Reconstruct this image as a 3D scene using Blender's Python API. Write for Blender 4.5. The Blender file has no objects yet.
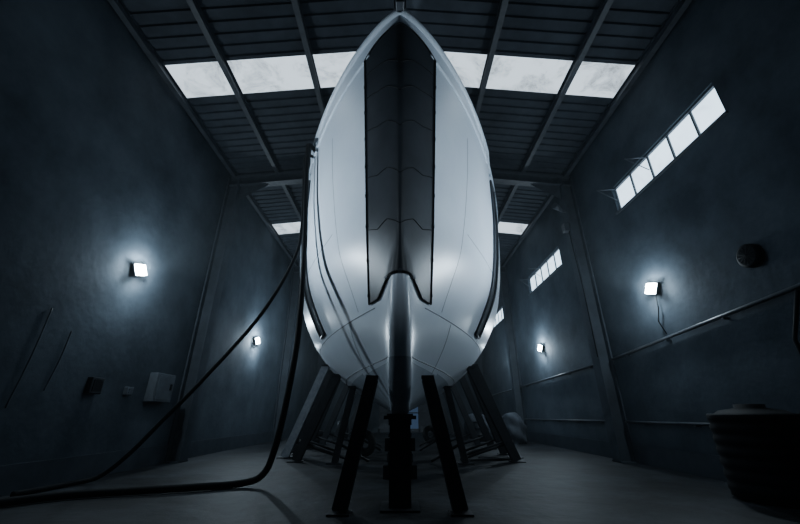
import bpy, bmesh, math, random
import numpy as np
from mathutils import Vector, Matrix
random.seed(7)
SC = bpy.context.scene
COL = SC.collection

# ------------------------------------------------------------ materials
def mat(name, color, rough=0.6, metal=0.0, noise=None, bump=0.0, bscale=8.0, spec=0.5):
    m = bpy.data.materials.new(name); m.use_nodes = True
    nt = m.node_tree; b = nt.nodes['Principled BSDF']
    b.inputs['Base Color'].default_value = (*color, 1)
    b.inputs['Roughness'].default_value = rough
    b.inputs['Metallic'].default_value = metal
    b.inputs['Specular IOR Level'].default_value = spec
    tc = nt.nodes.new('ShaderNodeTexCoord')
    if noise:
        sc, col2, lo, hi = noise
        n = nt.nodes.new('ShaderNodeTexNoise'); n.inputs['Scale'].default_value = sc
        n.inputs['Detail'].default_value = 9; n.inputs['Roughness'].default_value = 0.65
        r = nt.nodes.new('ShaderNodeValToRGB')
        r.color_ramp.elements[0].position = lo; r.color_ramp.elements[0].color = (*color, 1)
        r.color_ramp.elements[1].position = hi; r.color_ramp.elements[1].color = (*col2, 1)
        nt.links.new(tc.outputs['Object'], n.inputs['Vector'])
        nt.links.new(n.outputs['Fac'], r.inputs['Fac'])
        nt.links.new(r.outputs['Color'], b.inputs['Base Color'])
    if bump > 0:
        n2 = nt.nodes.new('ShaderNodeTexNoise'); n2.inputs['Scale'].default_value = bscale
        n2.inputs['Detail'].default_value = 8
        bp = nt.nodes.new('ShaderNodeBump'); bp.inputs['Strength'].default_value = bump
        bp.inputs['Distance'].default_value = 0.05
        nt.links.new(tc.outputs['Object'], n2.inputs['Vector'])
        nt.links.new(n2.outputs['Fac'], bp.inputs['Height'])
        nt.links.new(bp.outputs['Normal'], b.inputs['Normal'])
    return m

def emis(name, color, strength, noise=None):
    m = bpy.data.materials.new(name); m.use_nodes = True
    nt = m.node_tree; nt.nodes.clear()
    o = nt.nodes.new('ShaderNodeOutputMaterial'); e = nt.nodes.new('ShaderNodeEmission')
    e.inputs['Color'].default_value = (*color, 1); e.inputs['Strength'].default_value = strength
    nt.links.new(e.outputs[0], o.inputs['Surface'])
    if noise:
        tc = nt.nodes.new('ShaderNodeTexCoord')
        n = nt.nodes.new('ShaderNodeTexNoise'); n.inputs['Scale'].default_value = noise[0]
        n.inputs['Detail'].default_value = 12; n.inputs['Roughness'].default_value = 0.75
        n.inputs['Distortion'].default_value = 0.6
        r = nt.nodes.new('ShaderNodeValToRGB')
        r.color_ramp.elements[0].position = noise[1]
        r.color_ramp.elements[0].color = (color[0]*noise[3], color[1]*noise[3], color[2]*noise[3], 1)
        r.color_ramp.elements[1].position = noise[2]; r.color_ramp.elements[1].color = (*color, 1)
        nt.links.new(tc.outputs['Object'], n.inputs['Vector'])
        nt.links.new(n.outputs['Fac'], r.inputs['Fac'])
        nt.links.new(r.outputs['Color'], e.inputs['Color'])
    return m

M_WALL = mat('plaster_wall', (0.027,0.035,0.044), 0.85, noise=(0.4,(0.095,0.115,0.136),0.33,0.72), bump=0.2, bscale=5, spec=.15)
M_FLOOR = mat('concrete_floor', (0.003,0.004,0.005), 0.6, noise=(0.9,(0.028,0.034,0.041),0.44,0.66), bump=0.4, bscale=3, spec=.25)
M_ROOF = mat('corrugated_sheet', (0.025,0.030,0.039), 0.7, noise=(1.2,(0.065,0.078,0.096),0.3,0.75), spec=.25)
M_STEEL = mat('painted_steel', (0.03,0.036,0.045), 0.5, noise=(3,(0.065,0.075,0.09),0.35,0.7))
M_COLUMN = mat('column_paint', (0.026,0.032,0.04), 0.75, noise=(1.5,(0.055,0.067,0.082),0.3,0.7), spec=.3)
M_HULL = mat('hull_paint', (0.72,0.80,0.90), 0.34, noise=(0.8,(0.82,0.89,0.97),0.3,0.7), bump=0.03, bscale=1.5, spec=.5)
M_BOTTOM = mat('primer_bottom', (0.33,0.39,0.46), 0.5, noise=(1.5,(0.46,0.53,0.61),0.3,0.7), spec=.35)
M_COVER = mat('bow_cover_fabric', (0.016,0.020,0.026), 0.45, noise=(1.5,(0.034,0.040,0.05),0.3,0.7), bump=0.12, bscale=1.6)
M_BLACK = mat('black_rubber', (0.005,0.006,0.007), 0.7, spec=.15)
M_STAND = mat('stand_steel', (0.008,0.010,0.013), 0.5, noise=(6,(0.02,0.024,0.03),0.4,0.75), spec=.3)
M_TIMBER = mat('grey_timber', (0.20,0.23,0.27), 0.8, noise=(6,(0.34,0.37,0.41),0.35,0.7))
M_DARKLINE = mat('seam_line', (0.18,0.21,0.25), 0.6)
M_BOX = mat('box_paint', (0.06,0.068,0.08), 0.6, noise=(4,(0.10,0.115,0.13),0.3,0.7), spec=.3)
M_TARP = mat('tarpaulin', (0.03,0.035,0.043), 0.8, noise=(2,(0.07,0.08,0.095),0.3,0.7), spec=.2)
M_DECK = mat('deck_paint', (0.4,0.43,0.48), 0.6)
E_SKY = emis('skylight_daylight', (0.74,0.88,1.0), 1.45, noise=(1.1,0.32,0.52,0.36))
E_WIN = emis('window_daylight', (0.62,0.82,1.0), 3.0, noise=(0.8,0.25,0.5,0.6))
E_DOOR = emis('door_daylight', (0.22,0.40,0.75), 0.12)
E_LAMP = emis('lamp_glass', (0.80,0.93,1.0), 90)
E_DIM = emis('added_lamp_glass', (0.80,0.93,1.0), 3)  # glass of the added fill lamps near the camera

# ------------------------------------------------------------ mesh builder
class MB:
    def __init__(s): s.bm = bmesh.new(); s.mats = []
    def mi(s, m):
        if m not in s.mats: s.mats.append(m)
        return s.mats.index(m)
    def box(s, c, size, m, R=None, bevel=0.0):
        i = s.mi(m)
        M = Matrix.Translation(Vector(c)) @ (R.to_4x4() if R else Matrix.Identity(4)) @ Matrix.Diagonal((*size,1))
        r = bmesh.ops.create_cube(s.bm, size=1, matrix=M)
        fs = set(f for v in r['verts'] for f in v.link_faces)
        for f in fs: f.material_index = i
        if bevel > 0:
            es = list(set(e for v in r['verts'] for e in v.link_edges))
            rr = bmesh.ops.bevel(s.bm, geom=es, offset=bevel, segments=2, affect='EDGES', profile=0.5)
            for f in rr['faces']: f.material_index = i
    def mm(s, lo, hi, m, bevel=0.0):
        s.box([(a+b)/2 for a,b in zip(lo,hi)], [abs(b-a) for a,b in zip(lo,hi)], m, bevel=bevel)
    def tube(s, pts, r, m, n=8, cap=True):
        i = s.mi(m); pts = [Vector(p) for p in pts]; rings = []
        prev = None
        for k,p in enumerate(pts):
            a = pts[max(k-1,0)]; b = pts[min(k+1,len(pts)-1)]
            d = (b-a).normalized()
            if prev is None:
                u = d.orthogonal().normalized()
            else:
                u = (prev - d*prev.dot(d)).normalized()
            prev = u; w = d.cross(u)
            rr = r[k] if isinstance(r,(list,tuple)) else r
            rings.append([s.bm.verts.new(p + (u*math.cos(2*math.pi*j/n)+w*math.sin(2*math.pi*j/n))*rr) for j in range(n)])
        for A,Bq in zip(rings[:-1], rings[1:]):
            for j in range(n):
                f = s.bm.faces.new((A[j],A[(j+1)%n],Bq[(j+1)%n],Bq[j])); f.material_index = i; f.smooth = True
        if cap:
            f = s.bm.faces.new(rings[0][::-1]); f.material_index = i
            f = s.bm.faces.new(rings[-1]); f.material_index = i
    def quad(s, pts, m, smooth=False):
        f = s.bm.faces.new([s.bm.verts.new(Vector(p)) for p in pts]); f.material_index = s.mi(m); f.smooth = smooth
    def ibeam(s, p0, p1, w, d, m, face=(0,-1,0), t=0.03):
        p0=Vector(p0); p1=Vector(p1); ax=(p1-p0); L=ax.length; z=ax.normalized()
        y=Vector(face); y=(y-z*y.dot(z)).normalized(); x=y.cross(z)
        R=Matrix((x,y,z)).transposed(); c=(p0+p1)/2
        s.box(c+y*(d/2-t/2),(w,t,L),m,R); s.box(c-y*(d/2-t/2),(w,t,L),m,R)
        s.box(c,(t,d-2*t,L),m,R)
    def finish(s, name, recalc=True):
        me = bpy.data.meshes.new(name)
        if recalc: bmesh.ops.recalc_face_normals(s.bm, faces=s.bm.faces[:])
        s.bm.to_mesh(me); s.bm.free()
        for m in s.mats: me.materials.append(m)
        o = bpy.data.objects.new(name, me); COL.objects.link(o)
        return o

def empty(name, loc=(0,0,0)):
    e = bpy.data.objects.new(name, None); COL.objects.link(e); e.location = loc
    return e
def child(o, p):
    o.parent = p; o.matrix_parent_inverse = Matrix.Translation(-Vector(p.location))

def spline(pts, n=12):
    P = [Vector(p) for p in pts]; out = []
    for k in range(len(P)-1):
        p0 = P[k-1] if k>0 else P[k]*2-P[k+1]; p1=P[k]; p2=P[k+1]
        p3 = P[k+2] if k+2<len(P) else P[k+1]*2-P[k]
        for j in range(n):
            t=j/n
            out.append(0.5*((2*p1)+(p2-p0)*t+(2*p0-5*p1+4*p2-p3)*t*t+(3*p1-p0-3*p2+p3)*t**3))
    out.append(P[-1]); return out

# ------------------------------------------------------------ room shell
W = 6.4; Y0 = -4.0; Y1 = 29.5; ZE = 9.65; RISE = 0.105
def roofz(x): return ZE + RISE*(W-abs(x))

mb = MB(); mb.mm((-W-.3,Y0-.3,-.2),(W+.3,Y1+.3,0),M_FLOOR); mb.finish('floor')

def side_wall(name, sgn, holes):
    mb = MB()
    ys = sorted(set([Y0,Y1]+[h[0] for h in holes]+[h[1] for h in holes]))
    for a,b in zip(ys[:-1],ys[1:]):
        hs=[h for h in holes if h[0]<=a and h[1]>=b]
        if not hs:
            mb.mm((sgn*W,a,0),(sgn*(W+.25),b,9.62),M_WALL)
        else:
            h=hs[0]
            mb.mm((sgn*W,a,0),(sgn*(W+.25),b,h[2]),M_WALL)
            mb.mm((sgn*W,a,h[3]),(sgn*(W+.25),b,9.62),M_WALL)
    return mb.finish(name)
HOLES = [(5.28,9.05,6.66,7.48),(13.0,16.8,6.66,7.48),(21.6,25.4,6.66,7.48)]
side_wall('wall_left',-1,[]); side_wall('wall_right',1,HOLES)
mb = MB(); mb.mm((-W-.25,Y1,0),(W+.25,Y1+.25,10.6),M_WALL); mb.finish('wall_back')
mb = MB(); mb.mm((-W-.25,Y0-.25,0),(W+.25,Y0,10.6),M_WALL); mb.finish('wall_front')

DX0,DX1,DZ = -1.6,2.4,2.5
mb = MB(); YD=Y1-.13
n=4; dw=(DX1-DX0)/n
for k in range(n):
    mb.mm((DX0+k*dw+.08,YD+.05,.25),(DX0+(k+1)*dw-.02,YD+.07,DZ-.08),E_DOOR if k==2 else M_BOX)
    mb.mm((DX0+k*dw,YD,0.001),(DX0+k*dw+.08,YD+.12,DZ),M_STEEL)
mb.mm((DX1-.08,YD,0.001),(DX1,YD+.12,DZ),M_STEEL)
mb.mm((DX0,YD,0.001),(DX1,YD+.12,.25),M_STEEL); mb.mm((DX0,YD,DZ-.08),(DX1,YD+.12,DZ),M_STEEL)
mb.mm((DX0,YD,1.3),(DX1,YD+.12,1.38),M_STEEL)
mb.finish('door_1')

# windows
for k,(a,b,z0,z1) in enumerate(HOLES):
    mb = MB(); x0=W+.06; x1=W+.13
    mb.mm((x0,a,z0),(x1,b,z0+.04),M_STEEL); mb.mm((x0,a,z1-.04),(x1,b,z1),M_STEEL)
    n=5
    for j in range(n+1):
        y=a+(b-a)*j/n; w=.022
        mb.mm((x0+.03,max(a,y-w),z0),(x1,min(b,y+w),z1),M_STEEL)
    mb.mm((W+.14,a,z0),(W+.15,b,z1),E_WIN)
    mb.mm((W-.05,a-.04,z0-.05),(W+.10,b+.04,z0-.002),M_STEEL)
    for yy in (b-.05, b-1.5):
        mb.tube([(W+.06,yy,z1-.05),(W-.42,yy+.1,z1-.02)],.018,M_STEEL,6)
        mb.tube([(W-.42,yy+.1,z1-.02),(W+.06,yy,z1-.45)],.012,M_STEEL,6)
    mb.finish('window_%d'%(k+1))

# ceiling
SKY = [(6.60,7.68),(15.15,16.25),(23.8,24.9)]
def corr_profile(ya,yb,per=.30,h=.045):
    pts=[]; y=ya
    while y<yb-1e-6:
        for dy,dz in ((0,0),(.18,0),(.205,h),(.275,h)):
            if y+dy<yb: pts.append((y+dy,dz))
        y+=per
    pts.append((yb,0)); return pts
mb = MB()
segs=[]; cur=Y0
for a,b in SKY: segs.append((cur,a)); cur=b
segs.append((cur,Y1))
i = mb.mi(M_ROOF)
for a,b in segs:
    pr=corr_profile(a,b)
    for sx in (-1,1):
        ra=[mb.bm.verts.new((sx*(W+.25),y,roofz(W)-RISE*.25+dz)) for y,dz in pr]
        rb=[mb.bm.verts.new((0,y,roofz(0)+dz)) for y,dz in pr]
        for k in range(len(pr)-1):
            f=mb.bm.faces.new((ra[k],ra[k+1],rb[k+1],rb[k])); f.material_index=i
mb.finish('ceiling')
for a,b in SKY:
    mb = MB()
    for sx in (-1,1):
        x=W-.005
        mb.quad([(sx*x,a,roofz(x)+.03),(sx*x,b,roofz(x)+.03),(0,b,roofz(0)+.03),(0,a,roofz(0)+.03)],E_SKY)
    mb.finish('skylight')

mb = MB()
for X in (-6.25,-4.65,-2.4,0,2.4,4.65,6.25):
    z=roofz(X)-.012
    mb.mm((X-.07,Y0,z-.22),(X+.07,Y1,z-.20),M_STEEL)
    mb.mm((X-.012,Y0,z-.20),(X+.012,Y1,z-.005),M_STEEL)
    mb.mm((X-.07,Y0,z-.02),(X+.07,Y1,z-.005),M_STEEL)
mb.finish('roof_purlins')
for y in (2.4,11.2,20.0,28.8):
    for sx in (-1,1):
        mb = MB()
        mb.mm((sx*(W-.42),y-.21,0),(sx*(W-.38),y+.21,9.30),M_COLUMN)
        mb.mm((sx*(W-.05),y-.21,0),(sx*(W-.002),y+.21,9.30),M_COLUMN)
        mb.mm((sx*(W-.38),y-.05,0),(sx*(W-.05),y+.05,9.30),M_COLUMN)
        mb.mm((sx*(W-.42),y-.26,0),(sx*(W-.002),y+.26,.03),M_COLUMN)
        if y==11.2 and sx>0:
            mb.mm((W-.60,11.06,7.15),(W-.42,11.3,7.45),M_STEEL,bevel=.02)
            mb.tube([(W-.45,11.1,7.15),(W-.47,11.05,6.4),(W-.445,11.0,5.0),(W-.445,11.0,2.8)],.014,M_BLACK,6)
            mb.tube([(W-.6,11.0,7.9),(W-.95,10.8,8.0)],[.05,.12],M_STEEL,12); mb.tube([(W-.42,11.1,7.9),(W-.62,11.0,7.9)],.03,M_STEEL,8)
        mb.finish('steel_column')
    mb = MB()
    for sx in (-1,1):
        for (zo,h,t) in ((-.22,.03,.30),(-.60,.03,.30),(-.41,.36,.03)):
            za=roofz(W)+zo; zb=roofz(0)+zo
            v=[(sx*(W-.01),y-t/2,za-h/2),(sx*(W-.01),y+t/2,za-h/2),(0,y+t/2,zb-h/2),(0,y-t/2,zb-h/2)]
            w=[(p[0],p[1],p[2]+h) for p in v]
            for q in ((v[0],v[1],v[2],v[3]),(w[0],w[1],w[2],w[3]),(v[0],v[3],w[3],w[0]),(v[1],v[2],w[2],w[1])):
                mb.quad(q,M_STEEL)
        mb.quad([(sx*(W-.42),y,8.5),(sx*(W-.42),y,9.1),(sx*(W-1.5),y,9.2),(sx*(W-1.4),y,9.12)],M_STEEL)
    mb.finish('roof_rafter')
for nm,sx in (('baseboard_left',-1),('baseboard_right',1)):
    mb=MB(); mb.mm((sx*(W-.035),Y0,0.002),(sx*(W-.001),Y1,.45),M_COLUMN); o=mb.finish(nm)

# ------------------------------------------------------------ boat hull
def pchip(xs,ys):
    xs=np.array(xs,float); ys=np.array(ys,float); h=np.diff(xs); d=np.diff(ys)/h
    m=np.zeros(len(xs)); m[0]=d[0]; m[-1]=d[-1]
    for k in range(1,len(xs)-1):
        m[k]=0 if d[k-1]*d[k]<=0 else 2*d[k-1]*d[k]/(d[k-1]+d[k])
    xl=[float(a) for a in xs]; yl=[float(a) for a in ys]; hl=[float(a) for a in h]; ml=[float(a) for a in m]
    def f(x):
        x=min(max(x,xl[0]),xl[-1]); k=0
        while k<len(hl)-1 and x>xl[k+1]: k+=1
        t=(x-xl[k])/hl[k]
        return (2*t**3-3*t*t+1)*yl[k]+(t**3-2*t*t+t)*hl[k]*ml[k]+(-2*t**3+3*t*t)*yl[k+1]+(t**3-t*t)*hl[k]*ml[k+1]
    return f
ZK=1.22
fB=pchip([1.22,1.35,1.6,2.1,2.8,3.6,4.6,5.6,6.6,8.6],[.14,.40,.92,1.80,2.62,3.2,3.62,3.82,3.92,3.94])
fY=pchip([1.22,1.3,1.5,1.8,2.3,3.0,4.0,5.0,6.5,8.7],[6.6,6.2,5.95,5.75,5.6,5.45,5.3,5.15,4.9,4.5])
fq=pchip([1.2,3,4.5,8.5],[1.2,1.1,.90,.78]); fL=pchip([1.2,3,8.5],[8.5,8.8,11.0])
fN=pchip([1.2,1.8,3.2,4.2],[.15,.19,.17,.0])
YEND=27.0
def sstep(a,b,x):
    t=min(max((x-a)/(b-a),0),1); return t*t*(3-2*t)
def zsheer(y):
    return 8.52-.55*sstep(4.5,13,y) -.30*sstep(8.35,8.5,y)
def hb(y,z):
    ys=fY(z)
    t=(y-ys)/fL(z)
    if t<=0: return 0.0
    g=1.0 if t>=1 else (1-(1-t)**2)**fq(z)
    b=fB(z)*g
    N=fN(z)
    if N>0:
        u=min(1,(y-ys)/.20); nb=N*math.sqrt(1-(1-u)**2)
        b=(b**5+nb**5)**.2
    if y>17: b*=1-.16*((y-17)/10)**2
    return b
def hull_y(x,z):
    a=fY(z); b=a+fL(z)
    for _ in range(34):
        m=(a+b)/2
        if hb(m,z)<x: a=m
        else: b=m
    return (a+b)/2
NI,NJ=190,80
bm=bmesh.new(); grid={}
for sx in (-1,1):
    for j in range(NJ+1):
        v=(j/NJ)**1.25
        zb=ZK+v*(8.52-ZK)
        ys=fY(zb)
        for i in range(NI+1):
            s=(i/NI)**2.1
            y=ys+s*(YEND-ys); z=ZK+v*(zsheer(y)-ZK)
            x=hb(y,z) if i>0 else 0.0
            grid[sx,i,j]=bm.verts.new((sx*x,y,z))
for sx in (-1,1):
    for i in range(NI):
        for j in range(NJ):
            f=bm.faces.new((grid[sx,i,j],grid[sx,i+1,j],grid[sx,i+1,j+1],grid[sx,i,j+1])); f.smooth=True
            f.material_index = 1 if grid[sx,i,j].co.z<2.0 else 0
for i in range(NI):
    f=bm.faces.new((grid[-1,i,0],grid[-1,i+1,0],grid[1,i+1,0],grid[1,i,0])); f.material_index=1
for j in range(NJ):
    f=bm.faces.new((grid[-1,NI,j],grid[-1,NI,j+1],grid[1,NI,j+1],grid[1,NI,j]))
bmesh.ops.remove_doubles(bm,verts=bm.verts[:],dist=0.0008)
bmesh.ops.recalc_face_normals(bm,faces=bm.faces[:])
me=bpy.data.meshes.new('hull'); bm.to_mesh(me); bm.free()
me.materials.append(M_HULL); me.materials.append(M_BOTTOM)
hull=bpy.data.objects.new('hull',me); COL.objects.link(hull)
boat=empty('boat',(0,6,ZK)); child(hull,boat)

mb=MB()
stn=[4.75+(YEND-4.75)*(k/60)**1.3 for k in range(61)]
dl=[]
for y in stn:
    z=zsheer(y)-.45; x=max(hb(y,z)-.02,0.01); dl.append((x,y,z))
for a,b in zip(dl[:-1],dl[1:]):
    mb.quad([(-a[0],a[1],a[2]),(-b[0],b[1],b[2]),(b[0],b[1],b[2]),(a[0],a[1],a[2])],M_DECK)
mb.box((0,17,7.95),(3.6,9,1.3),M_HULL,bevel=.25)
child(mb.finish('deck'),boat)
mb=MB()
for sx in (-1,1):
    pts=[]; rr=[]
    for k in range(110):
        s=(k/109)**2.1; y=4.52+s*(YEND-4.52); z=zsheer(y)
        pts.append((sx*max(hb(y,z-.01),0.0),y+(-.02 if k==0 else 0),z)); rr.append(.07 if y<8.4 else .045)
    mb.tube(pts,rr,M_HULL,10)
    pts=[]
    for k in range(80):
        s=(k/79)**2.0; y0=4.75; y=y0+s*(8.3-y0); z=zsheer(y)-.42-.0*s
        if hb(y,z)<.60: continue
        pts.append((sx*(hb(y,z)+.012),y,z))
    mb.tube(pts,.035,M_HULL,8)
    pts=[(sx*(hb(y,zsheer(y)-.3)+.01),y,zsheer(y)-.3) for y in np.linspace(8.6,26.8,50)]
    mb.tube(pts,.05,M_HULL,8)
child(mb.finish('cap_rail'),boat)
mb=MB()
def seam(fn,r=.010,n=60):
    for sx in (-1,1):
        pts=[]
        for k in range(n+1):
            y,z=fn(k/n); pts.append((sx*(hb(y,z)-r*.3),y,z))
        mb.tube(pts,r,M_DARKLINE,5)
def wl(z0,rise,y0): 
    return lambda s:(fY(z0)+y0+(s**1.7)*(15),z0+rise*s)
seam(wl(3.0,.1,.9),.011); seam(wl(2.1,.1,.35),.011); seam(wl(4.9,-.5,1.9),.007)
def vs(ya,yb,za,zb): return lambda s:(ya+(yb-ya)*s,za+(zb-za)*s)
seam(vs(6.7,7.0,7.3,3.1),.007); seam(vs(9.6,10.0,7.3,3.0),.007); seam(vs(7.6,8.0,3.0,1.9),.008)
seam(vs(12.3,12.4,7.2,2.0),.008)
child(mb.finish('hull_seams'),boat)
mb=MB()
for sx in (-1,1):
    def P(s,dy,off=.03):
        z=7.45-4.3*s; y=8.6+.75*s+dy
        return (sx*(hb(y,z)+off),y,z)
    for dy in (0,.55):
        mb.tube([P(k/40,dy) for k in range(41)],.038,M_STEEL,6)
    for s in (0,1): mb.tube([P(s,0),P(s,.28),P(s,.55)],.038,M_STEEL,6)
    pa=[P(k/40,0.03,.006) for k in range(41)]; pb=[P(k/40,.52,.006) for k in range(41)]
    for k in range(40): mb.quad([pa[k],pa[k+1],pb[k+1],pb[k]],M_BOX)
child(mb.finish('side_fender_panel'),boat)

# bow cover
mb=MB()
NU,NV=48,80
ZT,ZB=8.22,3.20
def halfw(v): return .55+.17*v
def cov(u,v,off=.028,lift=0.0):
    w=halfw(v); x=w*u
    lo=ZB-.10+ (.24 if abs(u)<.36 else .24*max(0,1-(abs(u)-.36)/.30))
    top=ZT-.16*(abs(u)**3)
    z=lo+(top-lo)*v+lift*abs(u)**.8
    ax=abs(x)
    y=hull_y(max(ax,1e-4),z)
    e=.03
    dydx=(hull_y(ax+e,z)-hull_y(max(ax-e,1e-4),z))/(ax+e-max(ax-e,1e-4))
    nx,ny=dydx,-1; l=math.hypot(nx,ny); s=1 if x>=0 else -1
    return Vector((x+(s*nx/l*off if ax>1e-3 else 0),y+ny/l*off,z))
g=[[mb.bm.verts.new(cov(-1+2*i/NU,j/NV)) for i in range(NU+1)] for j in range(NV+1)]
ci=mb.mi(M_COVER)
for j in range(NV):
    for i in range(NU):
        f=mb.bm.faces.new((g[j][i],g[j][i+1],g[j+1][i+1],g[j+1][i])); f.smooth=True; f.material_index=ci
for u in (-1,1):
    mb.tube([cov(u,k/60,.035) for k in range(61)],.018,M_BLACK,6)
mb.tube([cov(-1+2*k/60,0,.035) for k in range(61)],.018,M_BLACK,6)
mb.tube([cov(-1+2*k/60,1,.035) for k in range(61)],.018,M_BLACK,6)
for v,lf in ((.17,.42),(.36,.50),(.55,.55),(.70,.55),(.82,.50)):
    mb.tube([cov(-1+2*k/40,v,.031,lf) for k in range(41)],.008,M_BLACK,5)
for k in range(8):
    for u in (-1,1):
        p=cov(u,.03+k*.12,.04); mb.box(p,(.035,.03,.06),M_BLACK)
a=cov(-.36,.002,.06); b=cov(.36,.002,.06); c=cov(0,.002,.07)
mb.tube([a,c,b],.028,M_STEEL,8)
child(mb.finish('bow_cover'),boat)
mb=MB()
mb.box((0,4.46,8.55),(.16,.30,.14),M_STEEL,bevel=.02)
mb.tube([(-.09,4.34,8.6),(.09,4.34,8.6)],.05,M_BLACK,12)
mb.tube([(-.11,4.5,8.55),(-.11,4.5,8.95),(.11,4.5,8.95),(.11,4.5,8.55)],.018,M_STEEL,6)
child(mb.finish('bow_roller'),boat)

# ------------------------------------------------------------ stands
mb=MB()
mb.mm((-.27,5.68,0),(.27,6.28,.025),M_STAND)
mb.ibeam((0,5.98,.02),(0,5.98,1.16),.31,.32,M_STAND,t=.035)
mb.mm((-.15,5.86,.05),(.15,6.10,1.1),M_STAND)
mb.mm((-.24,5.76,1.14),(.24,6.9,1.19),M_STAND); mb.mm((-.2,5.95,1.19),(.2,6.9,1.215),M_STAND)
mb.finish('keel_support_post')
for sx in (-1,1):
    mb=MB()
    mb.ibeam((sx*.80,5.62,.02),(sx*.46,6.22,1.76),.20,.17,M_STAND,t=.035)
    mb.box((sx*.80,5.62,.012),(.30,.28,.022),M_STAND)
    mb.box((sx*.44,6.26,1.78),(.16,.16,.05),M_STAND)
    mb.finish('bow_prop')
for y in (8.6,11.0,13.6,16.4,19.5,23.0):
    mb=MB()
    mb.mm((-.35,y-.25,0),(.35,y+.25,.25),M_STAND,bevel=.01)
    mb.mm((-.25,y-.3,.25),(.25,y+.3,.5),M_STAND,bevel=.01)
    mb.mm((-.32,y-.22,.5),(.32,y+.22,.75),M_STAND,bevel=.01)
    mb.mm((-.22,y-.3,.75),(.22,y+.3,1.0),M_STAND,bevel=.01)
    mb.mm((-.25,y-.2,1.0),(.25,y+.2,1.205),M_STAND,bevel=.01)
    mb.finish('keel_block')
def zhull(x,y):
    a,b=ZK,8
    for _ in range(40):
        m=(a+b)/2
        if hb(y,m)<x: a=m
        else: b=m
    return (a+b)/2
def prop(sx,y,xt,xf,m=M_STAND,w=.24,yl=0.0):
    zt=zhull(xt,y+yl)-.05
    mb=MB()
    mb.ibeam((sx*xf,y,.02),(sx*xt,y+yl,zt),w,.2,m)
    mb.box((sx*xf,y,.012),(.4,.36,.022),M_STAND)
    mb.box((sx*xt,y+yl,zt-.01),(.26,.28,.06),M_STAND)
    mb.tube([(sx*(xf-.02),y+.1,.5),(sx*(xt-.5),y+.15,.04)],.04,M_STAND,6)
    mb.finish('hull_prop')
for (y,xt,xf) in ((12.3,2.45,3.5),(13.3,2.5,3.45),(15.2,2.5,3.5),(17.4,2.4,3.4),(20,2.3,3.3),(23.5,2.2,3.2)):
    for sx in (-1,1):
        prop(sx,y,xt,xf,M_TIMBER if (sx<0 and y==12.3) else M_STAND)
prop(1,11.3,2.2,3.25,yl=.3); prop(-1,11.3,1.95,2.9,yl=.3)
for sx in (-1,1):
    prop(sx,16.3,1.3,1.9); prop(sx,10.9,1.35,1.75,w=.16); prop(sx,14.2,1.2,1.6,w=.16)

# ------------------------------------------------------------ hoses
mb=MB()
pts=spline([(-2.2,8.6,7.95),(-2.52,7.95,8.18),(-2.52,7.8,7.7),(-2.42,7.75,6.4),(-2.28,7.7,4.86),(-2.17,7.6,2.87),(-2.22,7.5,1.5),(-2.33,7.45,.6),(-2.5,7.5,.2),(-2.85,7.45,.07),(-3.5,7.1,.065),(-4.3,6.8,.065),(-5.2,6.4,.065),(-5.9,5.6,.065)])
mb.tube(pts,.060,M_BLACK,10); mb.finish('air_hose')
mb=MB()
pts=spline([(-2.3,8.3,7.92),(-2.64,8.1,7.95),(-2.62,8.05,7.2),(-2.50,8.0,5.6),(-2.60,8,4.67),(-3.2,8,3.3),(-4.19,8,1.92),(-4.9,8,1.05),(-5.3,7.9,.5),(-5.75,7.9,.12),(-6.0,7.5,.05),(-6.1,6.6,.05)])
mb.tube(pts,.042,M_BLACK,10); mb.finish('power_cable')

# ------------------------------------------------------------ wall services
X=W-.07
def piperun(ya,yb,za,zb,r,name,clips=True):
    mb=MB(); mb.tube([(X,ya,za),(X,yb,zb)],r,M_STEEL,8)
    n=max(2,int((yb-ya)/1.6))
    for k in range(n):
        t=(k+.5)/n; y=ya+(yb-ya)*t; z=za+(zb-za)*t
        mb.mm((W-.12,y-.03,z-r-.03),(W-.001,y+.03,z-r),M_STEEL)
    mb.finish(name)
piperun(2.7,10.95,3.25,2.72,.04,'wall_pipe'); piperun(11.45,19.75,2.70,2.55,.04,'wall_pipe'); piperun(20.25,28.5,2.53,2.4,.04,'wall_pipe')
piperun(7.5,10.95,1.02,1.02,.03,'water_pipe'); piperun(11.45,19.75,1.02,1.0,.03,'water_pipe')
mb=MB(); mb.tube([(X,8.45,2.96),(X,8.6,3.3),(X,8.47,3.6),(X,8.45,3.92)],.014,M_BLACK,6); mb.finish('lamp_cable')
mb=MB(); mb.tube([(X-.05,5.35,3.02),(X-.05,5.7,2.3),(X-.05,5.65,1.5)],.03,M_BLACK,8); mb.finish('pipe_branch')
mb=MB(); mb.tube([(-W+.08,11.75,0.01),(-W+.08,11.75,9.2)],.06,M_STEEL,10)
for z in (1,3,5,7): mb.mm((-W+.001,11.67,z),(-W+.16,11.83,z+.05),M_STEEL)
mb.finish('drain_pipe')
mb=MB()
mb.mm((-W+.002,9.52,1.5),(-W+.22,10.3,2.2),M_BOX,bevel=.02)
mb.mm((-W+.222,9.58,1.56),(-W+.24,10.24,2.14),M_BOX,bevel=.005)
mb.mm((-W+.24,10.1,1.8),(-W+.27,10.15,1.95),M_BLACK)
mb.finish('electrical_cabinet')
mb=MB(); mb.mm((-W+.002,7.65,1.6),(-W+.12,7.98,1.92),M_STAND,bevel=.015); mb.mm((-W+.12,7.7,1.65),(-W+.13,7.93,1.87),M_BLACK)
mb.finish('socket_box')
mb=MB(); mb.mm((-W+.002,8.75,1.62),(-W+.1,8.95,1.80),M_BOX,bevel=.015); mb.mm((-W+.10,8.8,1.66),(-W+.11,8.9,1.76),M_STEEL); mb.finish('switch_box')
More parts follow.
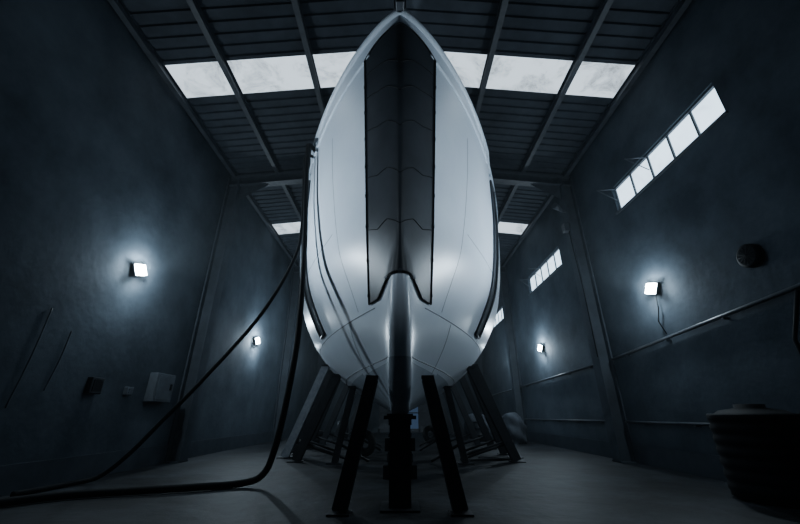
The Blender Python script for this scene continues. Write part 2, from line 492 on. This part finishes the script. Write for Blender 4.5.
for (y,z0,z1) in ((6.35,3.0,1.3),(6.9,2.7,1.6)):
    mb=MB(); mb.tube(spline([(-W+.02,y,z0),(-W+.02,y-.03,(z0+z1)/2),(-W+.02,y-.12,z1)]),.010,M_STEEL,6)
    mb.finish('hanging_cable')
mb=MB()
mb.tube([(W-.003,5.9,3.85),(W-.10,5.9,3.85)],.22,M_BLACK,24)
mb.tube([(W-.10,5.9,3.85),(W-.13,5.9,3.85)],[.22,.17],M_BLACK,24)
for k in range(6):
    a=k*math.pi/6; mb.tube([(W-.135,5.9+.16*math.cos(a),3.85+.16*math.sin(a)),(W-.135,5.9-.16*math.cos(a),3.85-.16*math.sin(a))],.006,M_BLACK,5)
mb.finish('extractor_vent')

# floodlights and added fill lamps: (side, y, z, glow W, beam W/4, target, cone)
LAMPS=[(-1,8.0,4.42,150,300,(-1.3,7.0,6.1),76),(1,8.45,4.1,120,300,(1.3,7.0,6.1),76),
       (-1,15.8,4.2,290,60,(-3,14,4),85),(1,16.2,3.95,200,60,(3,14,4),85),(-1,20.7,4.0,130,0,None,0),(1,20.7,4.0,130,0,None,0),  # last pair: unseen lamps added behind the columns to light the far end
       (-1,0.6,4.6,0,95,(-.2,5.5,5.0),40),(1,0.6,4.6,0,95,(.2,5.5,5.0),40)]  # pair added out of frame as fill on the bow and stem
for sx,y,z,pw,sw,tg,cone in LAMPS:
    x=sx*W
    e=empty('floodlight_or_fill',(x-sx*.10,y,z))
    mb=MB()
    R=Matrix.Rotation(sx*math.radians(12),3,'Y')@Matrix.Rotation(math.radians(18),3,'X')
    mb.mm((x-sx*.001,y-.10,z-.10),(x-sx*.06,y+.10,z+.10),M_STEEL)
    mb.box((x-sx*.08,y,z),(.05,.34,.28),M_STEEL,R,bevel=.01)
    mb.box((x-sx*.13,y,z),(.07,.32,.26),E_LAMP if pw>0 else E_DIM,R)
    child(mb.finish('lamp_body'),e)
    if pw:
        L=bpy.data.lights.new('lamp_glow','POINT'); L.energy=pw; L.color=(.68,.86,1.0); L.shadow_soft_size=.05
        lo=bpy.data.objects.new('lamp_glow',L); COL.objects.link(lo); lo.location=(x-sx*.28,y,z); child(lo,e)
    if sw:
        L=bpy.data.lights.new('lamp_beam','SPOT'); L.energy=sw*4; L.color=(.70,.86,1.0); L.shadow_soft_size=.12
        L.spot_size=math.radians(cone); L.spot_blend=1.0
        lo=bpy.data.objects.new('lamp_beam',L); COL.objects.link(lo); lo.location=(x-sx*.30,y,z)
        d=Vector(tg)-lo.location; lo.rotation_euler=d.to_track_quat('-Z','Y').to_euler(); child(lo,e)

# ------------------------------------------------------------ clutter
mb=MB()
prof=[(.50,0.0),(.58,.04)]
z=.1
while z<1.2:
    prof+=[(.58,z),(.595,z+.03),(.595,z+.10),(.58,z+.13)]; z+=.18
prof+=[(.56,1.25),(.42,1.36),(.2,1.40),(.2,1.46),(.0,1.47)]
n=36; rings=[]; i=mb.mi(M_BLACK)
for r,z in prof: rings.append([mb.bm.verts.new((5.76+max(r,.001)*math.cos(2*math.pi*k/n),6.35+max(r,.001)*math.sin(2*math.pi*k/n),z*.93+.002)) for k in range(n)])
for A,Bq in zip(rings[:-1],rings[1:]):
    for k in range(n):
        f=mb.bm.faces.new((A[k],A[(k+1)%n],Bq[(k+1)%n],Bq[k])); f.smooth=True; f.material_index=i
mb.finish('water_tank')
def lump(name,c,s,m,seed):
    bm=bmesh.new(); bmesh.ops.create_icosphere(bm,subdivisions=4,radius=1)
    rnd=random.Random(seed); ph=[rnd.uniform(0,6) for _ in range(6)]
    for v in bm.verts:
        p=v.co; d=1+.12*math.sin(4*p.x+ph[0])+.1*math.sin(5*p.y+ph[1])+.06*math.sin(9*p.z+ph[2]+4*p.x)+.04*math.sin(14*p.x+11*p.y+ph[3])
        q=Vector((math.copysign(abs(p.x)**.7,p.x),math.copysign(abs(p.y)**.7,p.y),math.copysign(abs(p.z)**.8,p.z)))*d
        v.co=Vector((c[0]+q.x*s[0],c[1]+q.y*s[1],max(.003,q.z*s[2]+c[2])))
    for f in bm.faces: f.smooth=True
    me=bpy.data.meshes.new(name); bm.to_mesh(me); bm.free(); me.materials.append(m)
    o=bpy.data.objects.new(name,me); COL.objects.link(o)
lump('tarp_covered_pile',(5.2,18.3,.45),(.6,.7,.75),M_TARP,3)
lump('tarp_covered_pile',(4.5,22.5,.4),(.7,.9,.9),M_TARP,5)
def tyre(c,axis,R=.38,r=.12):
    mb=MB(); a=Vector(axis).normalized(); u=a.orthogonal().normalized(); w=a.cross(u)
    n=32;m=12;rings=[];i=mb.mi(M_BLACK)
    for k in range(n):
        t=2*math.pi*k/n; d=u*math.cos(t)+w*math.sin(t)
        rings.append([mb.bm.verts.new(Vector(c)+d*(R-r+r*math.cos(2*math.pi*j/m))+a*(r*1.1*math.sin(2*math.pi*j/m))) for j in range(m)])
    for k in range(n):
        A=rings[k];Bq=rings[(k+1)%n]
        for j in range(m):
            f=mb.bm.faces.new((A[j],A[(j+1)%m],Bq[(j+1)%m],Bq[j])); f.smooth=True; f.material_index=i
    mb.finish('tyre')
tyre((-1.1,12.6,.38),(.5,1,0)); tyre((1.4,18.2,.38),(-.3,1,0)); tyre((-3.9,18.3,.14),(0,0,1)); tyre((-3.9,18.3,.41),(0,0,1))
def drum(x,y,m):
    mb=MB(); mb.tube([(x,y,.002),(x,y,.28),(x,y,.30),(x,y,.32),(x,y,.58),(x,y,.60),(x,y,.62),(x,y,.88)],[.29,.29,.305,.29,.29,.305,.29,.29],m,24)
    mb.tube([(x,y,.86),(x,y,.90)],.305,m,24); mb.finish('steel_drum')
drum(3.9,19.5,M_STAND); drum(-3.0,20.6,M_BOX)
mb=MB()
for c,s,a in (((2.6,11.6,.03),(1.3,.16,.05),.2),((2.8,11.9,.03),(1.0,.12,.05),-.1)):
    mb.box(c,s,M_STAND,Matrix.Rotation(a,3,'Z'))
mb.finish('timber_planks')

# ------------------------------------------------------------ world (thin haze added for glow around the lamps), camera
w=bpy.data.worlds.new('world'); SC.world=w; w.use_nodes=True
nt=w.node_tree
nt.nodes['Background'].inputs[0].default_value=(.3,.5,.8,1)
nt.nodes['Background'].inputs[1].default_value=.005
vs_=nt.nodes.new('ShaderNodeVolumeScatter'); vs_.inputs['Density'].default_value=.0025; vs_.inputs['Anisotropy'].default_value=.0
vs_.inputs['Color'].default_value=(.8,.92,1,1)
nt.links.new(vs_.outputs[0], nt.nodes['World Output'].inputs['Volume'])
cam=bpy.data.cameras.new('camera'); cam.lens=16.05; cam.sensor_width=36; cam.clip_end=200
co=bpy.data.objects.new('camera',cam); COL.objects.link(co)
co.location=(0,0,1.2); co.rotation_euler=(math.radians(90+23.2),0,0)
SC.camera=co
